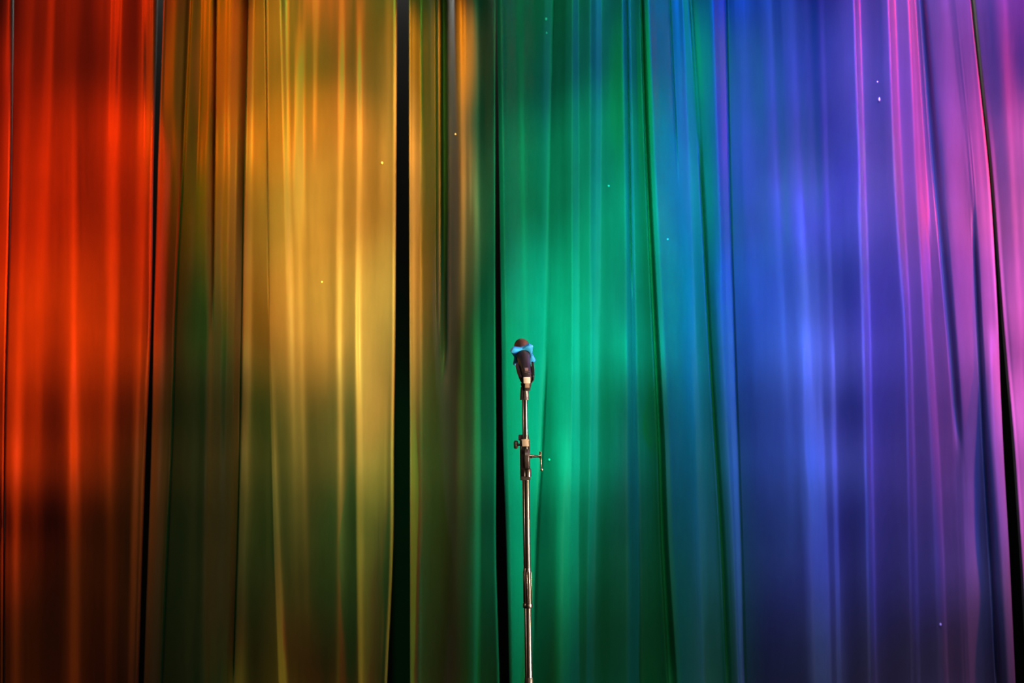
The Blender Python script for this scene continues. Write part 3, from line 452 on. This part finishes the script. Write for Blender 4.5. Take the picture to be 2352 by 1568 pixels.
def panel(name, ua, ub, label, roll_l, roll_r, ext_l=0.0, ext_r=0.0):
    """one hanging drape between fold coordinates ua and ub; rolled edges turn back into the dark"""
    us = list(np.linspace(ua, ub, max(5, round((ub - ua) / 4.0) + 1)))
    for u0, w, d, ya, yb in TUCKS:                      # finer columns across each tuck
        us += [u0 + w * q for q in np.linspace(-1.9, 1.9, 17) if ua + 1 < u0 + w * q < ub - 1]
    us = np.array(sorted(us))
    us = us[np.concatenate([[True], np.diff(us) > 0.25])]
    roll = [(0.5, 0.0015), (0.85, 0.004), (1.0, 0.009), (1.0, 0.02), (0.8, 0.035)]
    R = 0.0015
    verts, faces = [], []
    for y in ROWS:
        Hh = depth(us, y)
        X = line_x(us, y) * (1 + depth_soft(us, y) / CAM_D)
        Z = CAM_Z - (y - 784.0) / PX
        row = []
        if roll_l:
            row += [(X[0] - R * a, Hh[0] + b, Z) for a, b in roll[::-1]]
        elif ext_l:
            for k in range(24, 0, -1):
                s = ext_l * k / 24
                row.append((X[0] - s, Hh[0] + 0.05 * math.sin(s * 38) * min(1, s * 12), Z))
        row += [(X[i], Hh[i], Z) for i in range(len(us))]
        if roll_r:
            row += [(X[-1] + R * a, Hh[-1] + b, Z) for a, b in roll]
        elif ext_r:
            for k in range(1, 25):
                s = ext_r * k / 24
                row.append((X[-1] + s, Hh[-1] + 0.05 * math.sin(s * 38) * min(1, s * 12), Z))
        verts.append(row)
    nc = len(verts[0])
    flat = [v for r in verts for v in r]
    for j in range(len(verts) - 1):
        for i in range(nc - 1):
            a = j * nc + i
            faces.append((a, a + nc, a + nc + 1, a + 1))
    me = bpy.data.meshes.new(name)
    me.from_pydata(flat, [], faces)
    me.materials.append(M_CLOTH)
    for p in me.polygons:
        p.use_smooth = True
    o = bpy.data.objects.new(name, me)
    COL.objects.link(o)
    so = o.modifiers.new('thickness', 'SOLIDIFY')
    so.thickness = 0.0025
    so.offset = -1.0
    return tag(o, label, 'curtain', 'stage curtain panels')

G = LINES[:, 2]
P_EDGE = panel('stage_curtain', -8, 12.5, 'narrow red curtain edge at the far left behind a thin dark slit', False, True, ext_l=0.6)
P_RED = panel('stage_curtain', 18.5, 344, 'red and orange lit pleated curtain panel left of the first dark slit', True, True)
P_GOLD = panel('stage_curtain', 354, 907, 'wide gold and amber lit curtain panel with dark olive lower half', True, True)
P_MID = panel('stage_curtain', 941, 1137, 'narrow curtain panel between two black slits, amber turning to dark green', True, True)
P_WIDE = panel('stage_curtain', 1152, 2290, 'widest curtain panel behind the microphone, green to blue to violet', True, True)
P_PINK = panel('stage_curtain', 2309, 2456, 'pink curtain panel at the far right beyond the widening black gap', True, False, ext_r=0.6)

# bits of lint caught on the pile
def lint(px, py, size, parent, tall=1.0):
    us = np.arange(-8, 2456, 1.0)
    xs = line_x(us, py) * (1 + depth_soft(us, py) / CAM_D)
    u = us[int(np.argmin(np.abs((px - 1176.0) / PX - xs / (1 + depth_soft(us, py) / CAM_D))))]
    x = float(np.interp(u, us, xs))
    y = float(depth(np.array([u]), py)[0])
    z = CAM_Z - (py - 784.0) / PX
    b = bmesh.new()
    bmesh.ops.create_icosphere(b, subdivisions=2, radius=size)
    rnd = random.Random(int(px * 7 + py))
    for v in b.verts:
        v.co *= 1 + 0.35 * (rnd.random() - 0.5)
        v.co.z *= tall
        v.co.y *= 0.45
    o = obj('lint_speck', b, M_LINT, parent)
    o.scale = (0.75, 0.75, 0.75)
    o.location = (x, y - 0.25 * size, z)
    return o

for px_, py_, s_, par_, t_ in [(1046, 313, 0.0055, P_MID, 1.0), (1254, 38, 0.0045, P_WIDE, 1.6), (1256, 70, 0.003, P_WIDE, 1.5),
                               (1398, 425, 0.004, P_WIDE, 1.0), (1533, 548, 0.004, P_WIDE, 1.0), (2019, 230, 0.0045, P_WIDE, 2.2),
                               (2015, 190, 0.003, P_WIDE, 1.8), (2158, 1438, 0.0045, P_WIDE, 1.8), (1262, 1055, 0.004, P_WIDE, 1.0),
                               (878, 378, 0.004, P_GOLD, 1.6), (739, 647, 0.004, P_GOLD, 1.0)]:
    lint(px_, py_, s_, par_, t_)

# ------------------------------------------------------------------ microphone stand
MS = 680.0                                     # photograph pixels per metre at the stand
LEAN = 9.0 / 640.0
BASE_PX = 1218.3
FLOOR_PY = 784 + CAM_Z * MS
stand = empty('microphone_stand', ((BASE_PX - 1176) / MS, -1.5, 0.0))
stand.rotation_euler = (0, -LEAN, 0)
tag(stand, 'black metal microphone stand with side T-handle clutch in front of the green curtain', 'microphone stand')

def sp(px, py, dy=0.0):
    """stand space: across the tube, towards the room, up the tube"""
    s = (FLOOR_PY - py) / MS
    return Vector(((px - (BASE_PX - (FLOOR_PY - py) * LEAN)) / MS, dy, s))

def up(py):
    return (FLOOR_PY - py) / MS

# tripod, out of the photograph below the frame
bm = bmesh.new()
lathe(bm, [(0.012, up(1700)), (0.019, up(1697)), (0.019, up(1640)), (0.0145, up(1632)), (0.0145, up(1562)), (0.0135, up(1556)), (0.0125, up(1555))], seg=32)
hub = obj('leg_hub', bm, M_DARK, stand, auto=35)
for k in range(3):
    a = PI / 2 + 2 * PI * k / 3
    d = Vector((math.cos(a), math.sin(a), 0))
    bm = bmesh.new()
    rod(bm, d * 0.016 + Vector((0, 0, up(1672))), d * 0.33 + Vector((0, 0, 0.016)), 0.009, 16)
    lg = obj('leg', bm, M_TUBE, stand, auto=40)
    bm = bmesh.new()
    rod(bm, d * 0.31 + Vector((0, 0, 0.0215)), d * 0.345 + Vector((0, 0, 0.0125)), 0.0125, 16)
    obj('rubber_foot', bm, M_PLASTIC, lg, auto=40)
# tubes
bm = bmesh.new(); lathe(bm, [(0.0105, 0.05), (0.0122, 0.052), (0.0122, up(1392)), (0.011, up(1390))], seg=40)
obj('lower_tube', bm, M_TUBE, stand, auto=35)
bm = bmesh.new(); lathe(bm, [(0.0112, up(1388)), (0.0122, up(1386)), (0.0122, up(1102)), (0.011, up(1100))], seg=40)
obj('middle_tube', bm, M_TUBE, stand, auto=35)
bm = bmesh.new(); lathe(bm, [(0.0084, up(1040)), (0.0094, up(1038)), (0.0094, up(914)), (0.0086, up(912))], seg=40)
obj('upper_tube', bm, M_TUBE, stand, auto=35)
# twist clutch between the tubes
bm = bmesh.new(); lathe(bm, [(0.0123, up(1385)), (0.0136, up(1384)), (0.0134, up(1312)), (0.0128, up(1306)), (0.0123, up(1304))], seg=40)
sleeve = obj('clutch_sleeve', bm, M_TUBE, stand, auto=35)
for k in range(10):
    a = 2 * PI * k / 10 + 0.2
    bm = bmesh.new()
    box(bm, (math.cos(a) * 0.0137, math.sin(a) * 0.0137, (up(1382) + up(1312)) / 2), (0.0022, 0.0022, up(1312) - up(1382)), 0.0005, Matrix.Rotation(a, 3, 'Z'))
    obj('grip_rib', bm, M_TUBE, sleeve)
bm = bmesh.new(); lathe(bm, [(0.0125, up(1396)), (0.0155, up(1395)), (0.0162, up(1392.5)), (0.0162, up(1386)), (0.0150, up(1384)), (0.0125, up(1383.5))], seg=40)
obj('clutch_ring', bm, M_TUBE, stand, auto=35)

# height clutch with knob and T-handle
def pbox(bm, x0, x1, y0, y1, d0, d1, bev=0.001):
    a, b = sp(x0, y1), sp(x1, y0)
    return box(bm, ((a.x + b.x) / 2, (d0 + d1) / 2, (a.z + b.z) / 2), (abs(b.x - a.x), abs(d1 - d0), abs(b.z - a.z)), bev)

bm = bmesh.new()
pbox(bm, 1195.0, 1203.5, 1008, 1102, -0.006, 0.020, 0.0025)
pbox(bm, 1213.5, 1217.0, 1008, 1090, -0.006, 0.016, 0.0015)
pbox(bm, 1195.5, 1216.5, 1012, 1100, 0.010, 0.020, 0.002)
body = obj('clutch_body', bm, M_DARK, stand, auto=40)
bm = bmesh.new(); pbox(bm, 1191.0, 1203.0, 998, 1011, -0.004, 0.018, 0.003); pbox(bm, 1203.0, 1215.0, 999, 1011, 0.0075, 0.018, 0.002)
obj('clamp_jaw', bm, M_DARK, body, auto=40)
bm = bmesh.new()
pbox(bm, 1199.0, 1214.0, 1009, 1024, -0.020, -0.0075, 0.0012)
pbox(bm, 1197.5, 1215.5, 1008, 1011, -0.0195, -0.005, 0.0008)
obj('clamp_plate', bm, M_PLATE, body, auto=40)
bm = bmesh.new()
c = sp(1209.5, 1053)
lathe(bm, [(0.022, 0), (0.030, 0.0012), (0.0335, 0.005), (0.0335, 0.0145), (0.030, 0.018), (0.022, 0.0192)], (c.x - 0.0096, -0.001, c.z), (1, 0, 0), 44)
obj('swivel_disc', bm, M_DARK, body, auto=35)
bm = bmesh.new()
c = sp(1211.5, 1094)
lathe(bm, [(0.0128, 0), (0.0140, 0.001), (0.0140, 0.024), (0.0125, 0.0265)], (c.x - 0.001, -0.006, c.z), (0, 0, 1), 36)
obj('socket', bm, M_TUBE, body, auto=35)
bm = bmesh.new(); pbox(bm, 1195.0, 1218.5, 1093, 1101.5, -0.016, 0.018, 0.002)
obj('base_flange', bm, M_DARK, body, auto=40)
bm = bmesh.new()
c = sp(1185.0, 1020.5)
lathe(bm, [(0.009, 0), (0.0125, 0.0012), (0.0140, 0.004), (0.0140, 0.0105), (0.0125, 0.0135), (0.009, 0.0148)], (c.x - 0.0074, 0.0, c.z), (1, 0, 0), 36)
rod(bm, (c.x + 0.006, 0, c.z), (sp(1196, 1021).x, 0, c.z), 0.004, 16)
obj('thumb_knob', bm, M_DARK, body, auto=35)
bm = bmesh.new()
a = sp(1215.5, 1047.5); b = sp(1243.5, 1046.5)
L_ = b.x - a.x
lathe(bm, [(0.0062, 0), (0.0062, L_ * .28), (0.0048, L_ * .31), (0.0048, L_ * .55), (0.0040, L_ * .58), (0.0040, L_ * .8), (0.0060, L_ * .82), (0.0060, L_ * 0.98), (0.005, L_)], (a.x, -0.004, a.z), (1, 0, -0.02), 28)
handle = obj('tension_handle', bm, M_BRASS, body, auto=35)
bm = bmesh.new()
t0 = sp(1241, 1039); t1 = sp(1241.3, 1053); t2 = sp(1243.6, 1077)
rod(bm, (t1.x, -0.004, t1.z), (t0.x, -0.004, t0.z), 0.0034, 18)
rod(bm, (t0.x, -0.004, t0.z - 0.003), (t2.x, -0.004, t2.z), 0.0026, 18)
ball(bm, (t2.x + 0.0004, -0.004, t2.z - 0.002), 0.0052)
ball(bm, (t0.x, -0.004, t0.z), 0.0040)
obj('lever_bar', bm, M_BRASS, handle)

# ------------------------------------------------------------------ microphone frame of reference
ELEV = math.radians(32)
RC = Vector(((1202 - 1176) / MS, -1.41, CAM_Z - (816 - 784) / MS))      # centre of the blue ring
AX = Vector((-0.085, math.cos(ELEV), math.sin(ELEV))).normalized()
XX = (Vector((1, 0, 0)) - AX * AX.x).normalized()
YY = AX.cross(XX)
MROT = Matrix((XX, YY, AX)).transposed()
mic = empty('microphone', RC)
mic.rotation_euler = MROT.to_euler()
tag(mic, 'dark handheld microphone with a blue lobed ring, resting tilted in the stand clip', 'microphone')

# clip on top of the stand
inv = Matrix.Rotation(-LEAN, 3, 'Y').inverted()
def to_stand(w):
    return inv @ (Vector(w) - stand.location)
def mic_pt(x, y, z):
    return to_stand(RC + MROT @ Vector((x, y, z)))

bm = bmesh.new()
segs, stations = 26, [(-0.150, 0.0195, 0.0225), (-0.146, 0.0195, 0.0245), (-0.125, 0.0205, 0.0275), (-0.095, 0.0222, 0.0305), (-0.066, 0.0235, 0.0315), (-0.060, 0.0238, 0.0300)]
outer, inner = [], []
for s, ri, ro in stations:
    orow, irow = [], []
    for k in range(segs + 1):
        a = math.radians(-22 + (180 + 44) * k / segs)       # open towards the upper side
        orow.append(bm.verts.new(mic_pt(math.cos(a) * ro, math.sin(a) * ro, s)))
        irow.append(bm.verts.new(mic_pt(math.cos(a) * ri, math.sin(a) * ri, s)))
    outer.append(orow); inner.append(irow)
for i in range(len(stations) - 1):
    for k in range(segs):
        bm.faces.new((outer[i][k], outer[i][k + 1], outer[i + 1][k + 1], outer[i + 1][k]))
        bm.faces.new((inner[i][k + 1], inner[i][k], inner[i + 1][k], inner[i + 1][k + 1]))
    for k in (0, segs):
        bm.faces.new((outer[i][k], inner[i][k], inner[i + 1][k], outer[i + 1][k]))
for i in (0, len(stations) - 1):
    for k in range(segs):
        bm.faces.new((outer[i][k], outer[i][k + 1], inner[i][k + 1], inner[i][k]))
bmesh.ops.recalc_face_normals(bm, faces=bm.faces)
clip = obj('microphone_clip', bm, M_PLASTIC, stand, auto=40)
bm = bmesh.new()
prof = [(1208.5, 897, 9.0), (1208.5, 889, 10.0), (1208.6, 884, 12.0), (1208.3, 879.5, 13.0)]
rings = []
for px_, py_, hw in prof:
    c = sp(px_, py_)
    w = hw / MS
    dd = 0.013 + (897 - py_) * 0.00055
    rings.append([bm.verts.new((c.x + sx * w * q, sy * dd * r - 0.002, c.z)) for sx, sy, q, r in
                  ((-1, -1, .75, 1), (1, -1, .75, 1), (1, -1, 1, .6), (1, 1, 1, .6), (1, 1, .75, 1), (-1, 1, .75, 1), (-1, 1, 1, .6), (-1, -1, 1, .6))])
for i in range(len(rings) - 1):
    for k in range(8):
        bm.faces.new((rings[i][k], rings[i][(k + 1) % 8], rings[i + 1][(k + 1) % 8], rings[i + 1][k]))
bm.faces.new(rings[0][::-1]); bm.faces.new(rings[-1])
bmesh.ops.recalc_face_normals(bm, faces=bm.faces)
bmesh.ops.bevel(bm, geom=bm.edges[:], offset=0.0012, segments=2, affect='EDGES')
obj('hinge_neck', bm, M_PLASTIC, clip, auto=40)
bm = bmesh.new()
c = sp(1205.0, 918)
lathe(bm, [(0.0100, 0), (0.0155, 0.0006), (0.0157, 0.005), (0.0150, 0.0075), (0.0150, 0.012), (0.0146, 0.020), (0.0134, 0.034), (0.0128, 0.043), (0.0105, 0.045)], (c.x, 0, c.z), (0, 0, 1), 36)
obj('threaded_socket', bm, M_DARK, clip, auto=35)
bm = bmesh.new(); pbox(bm, 1202.0, 1217.8, 865, 879, -0.066, -0.046, 0.0018)
blk = obj('hinge_block', bm, M_CREAM, clip, auto=40)
blk['label'] = 'cream hinge block'
bm = bmesh.new(); pbox(bm, 1205.2, 1215.6, 878.5, 889, -0.060, -0.012, 0.0012)
obj('hinge_tongue', bm, M_TAN, clip, auto=40)
bm = bmesh.new(); pbox(bm, 1204.4, 1215.2, 888, 896, -0.057, -0.010, 0.0015)
obj('hinge_screw_head', bm, M_PLASTIC, clip, auto=40)

# ------------------------------------------------------------------ microphone
bm = bmesh.new()
lathe(bm, [(0.0080, -0.1545), (0.0125, -0.1540), (0.0150, -0.1520), (0.0156, -0.1490), (0.0156, -0.1450), (0.0146, -0.1440), (0.0146, -0.1425),
           (0.0162, -0.1415), (0.0165, -0.1385), (0.0154, -0.1375), (0.0154, -0.1362), (0.0170, -0.1350), (0.0186, -0.1050), (0.0205, -0.0600),
           (0.0226, -0.0150), (0.0232, 0.0000), (0.0226, 0.0120), (0.0200, 0.0200), (0.0190, 0.0240)], seg=44)
obj('handle', bm, M_BODY, mic, auto=30)
bm = bmesh.new()
box(bm, (0.0, -0.0172, -0.121), (0.0185, 0.0042, 0.028), 0.0016, Matrix.Rotation(math.radians(3.4), 3, 'X'))
sw = obj('switch_plate', bm, M_DARK, mic, auto=40)
bm = bmesh.new()
box(bm, (0.0, -0.0196, -0.121), (0.0110, 0.0030, 0.016), 0.0010, Matrix.Rotation(math.radians(3.4), 3, 'X'))
obj('switch_slider', bm, M_TAN, sw, auto=40)
bm = bmesh.new()
HC, HR = 0.058, 0.0252
prof = [(0.0185, 0.0225), (0.0200, 0.0265), (0.0226, 0.0340), (0.0246, 0.0430)]
for k in range(0, 15):
    a = PI / 2 * k / 15
    prof.append((HR * math.cos(a), HC - 0.008 + 0.008 * min(1, k / 2) + (HR + 0.002) * math.sin(a)))
prof.append((0.0012, HC + HR + 0.002))
lathe(bm, prof, seg=44)
gr = obj('grille', bm, M_GRILLE, mic)
for k in range(7):
    a = math.radians(4 + 12 * k)
    r_, z_ = (HR + 0.0004) * math.cos(a), HC + (HR + 0.002) * math.sin(a)
    bm = bmesh.new()
    pr = [(r_ + 0.0006 * math.cos(2 * PI * q / 8), z_ + 0.0006 * math.sin(2 * PI * q / 8)) for q in range(9)]
    lathe(bm, pr, seg=40, cap=False)
    obj('grille_wire', bm, M_GRILLE_RIB, gr)
# blue ring with four lobes that keeps the microphone from rolling
RMAX, RMIN, RH, TH = 0.0490, 0.0318, 0.0238, 0.013
N = 144
def ring_r(phi):
    psi = (phi - math.radians(-55)) % (PI / 2)
    psi = min(psi, PI / 2 - psi)
    t = math.radians(9.5)
    if psi < t:
        return RMAX * math.cos(t) / math.cos(psi)
    w = (psi - t) / (PI / 4 - t)
    return RMIN + (RMAX - RMIN) * (1 - w) ** 2.0
bm = bmesh.new()
lay = [(RH + 0.0015, 0.0, -TH / 2, True), (None, -0.0022, -TH / 2, False), (None, -0.0007, -TH / 2 + 0.0007, False), (None, 0.0, -TH / 2 + 0.0025, False),
       (None, 0.0, TH / 2 - 0.0025, False), (None, -0.0007, TH / 2 - 0.0007, False), (None, -0.0022, TH / 2, False), (RH + 0.0015, 0.0, TH / 2, True),
       (RH, 0.0, TH / 2 - 0.0015, True), (RH, 0.0, -TH / 2 + 0.0015, True)]
rows_ = []
for r0, off, z_, hole in lay:
    row = []
    for k in range(N):
        ph = 2 * PI * k / N
        r_ = r0 if hole else ring_r(ph) + off
        row.append(bm.verts.new((r_ * math.cos(ph), r_ * math.sin(ph), z_)))
    rows_.append(row)
for i in range(len(rows_)):
    A_, B_ = rows_[i], rows_[(i + 1) % len(rows_)]
    for k in range(N):
        bm.faces.new((A_[k], A_[(k + 1) % N], B_[(k + 1) % N], B_[k]))
bmesh.ops.recalc_face_normals(bm, faces=bm.faces)
ro = obj('anti_roll_ring', bm, M_BLUE, mic, auto=50)
ro['label'] = 'sky blue lobed rubber ring'
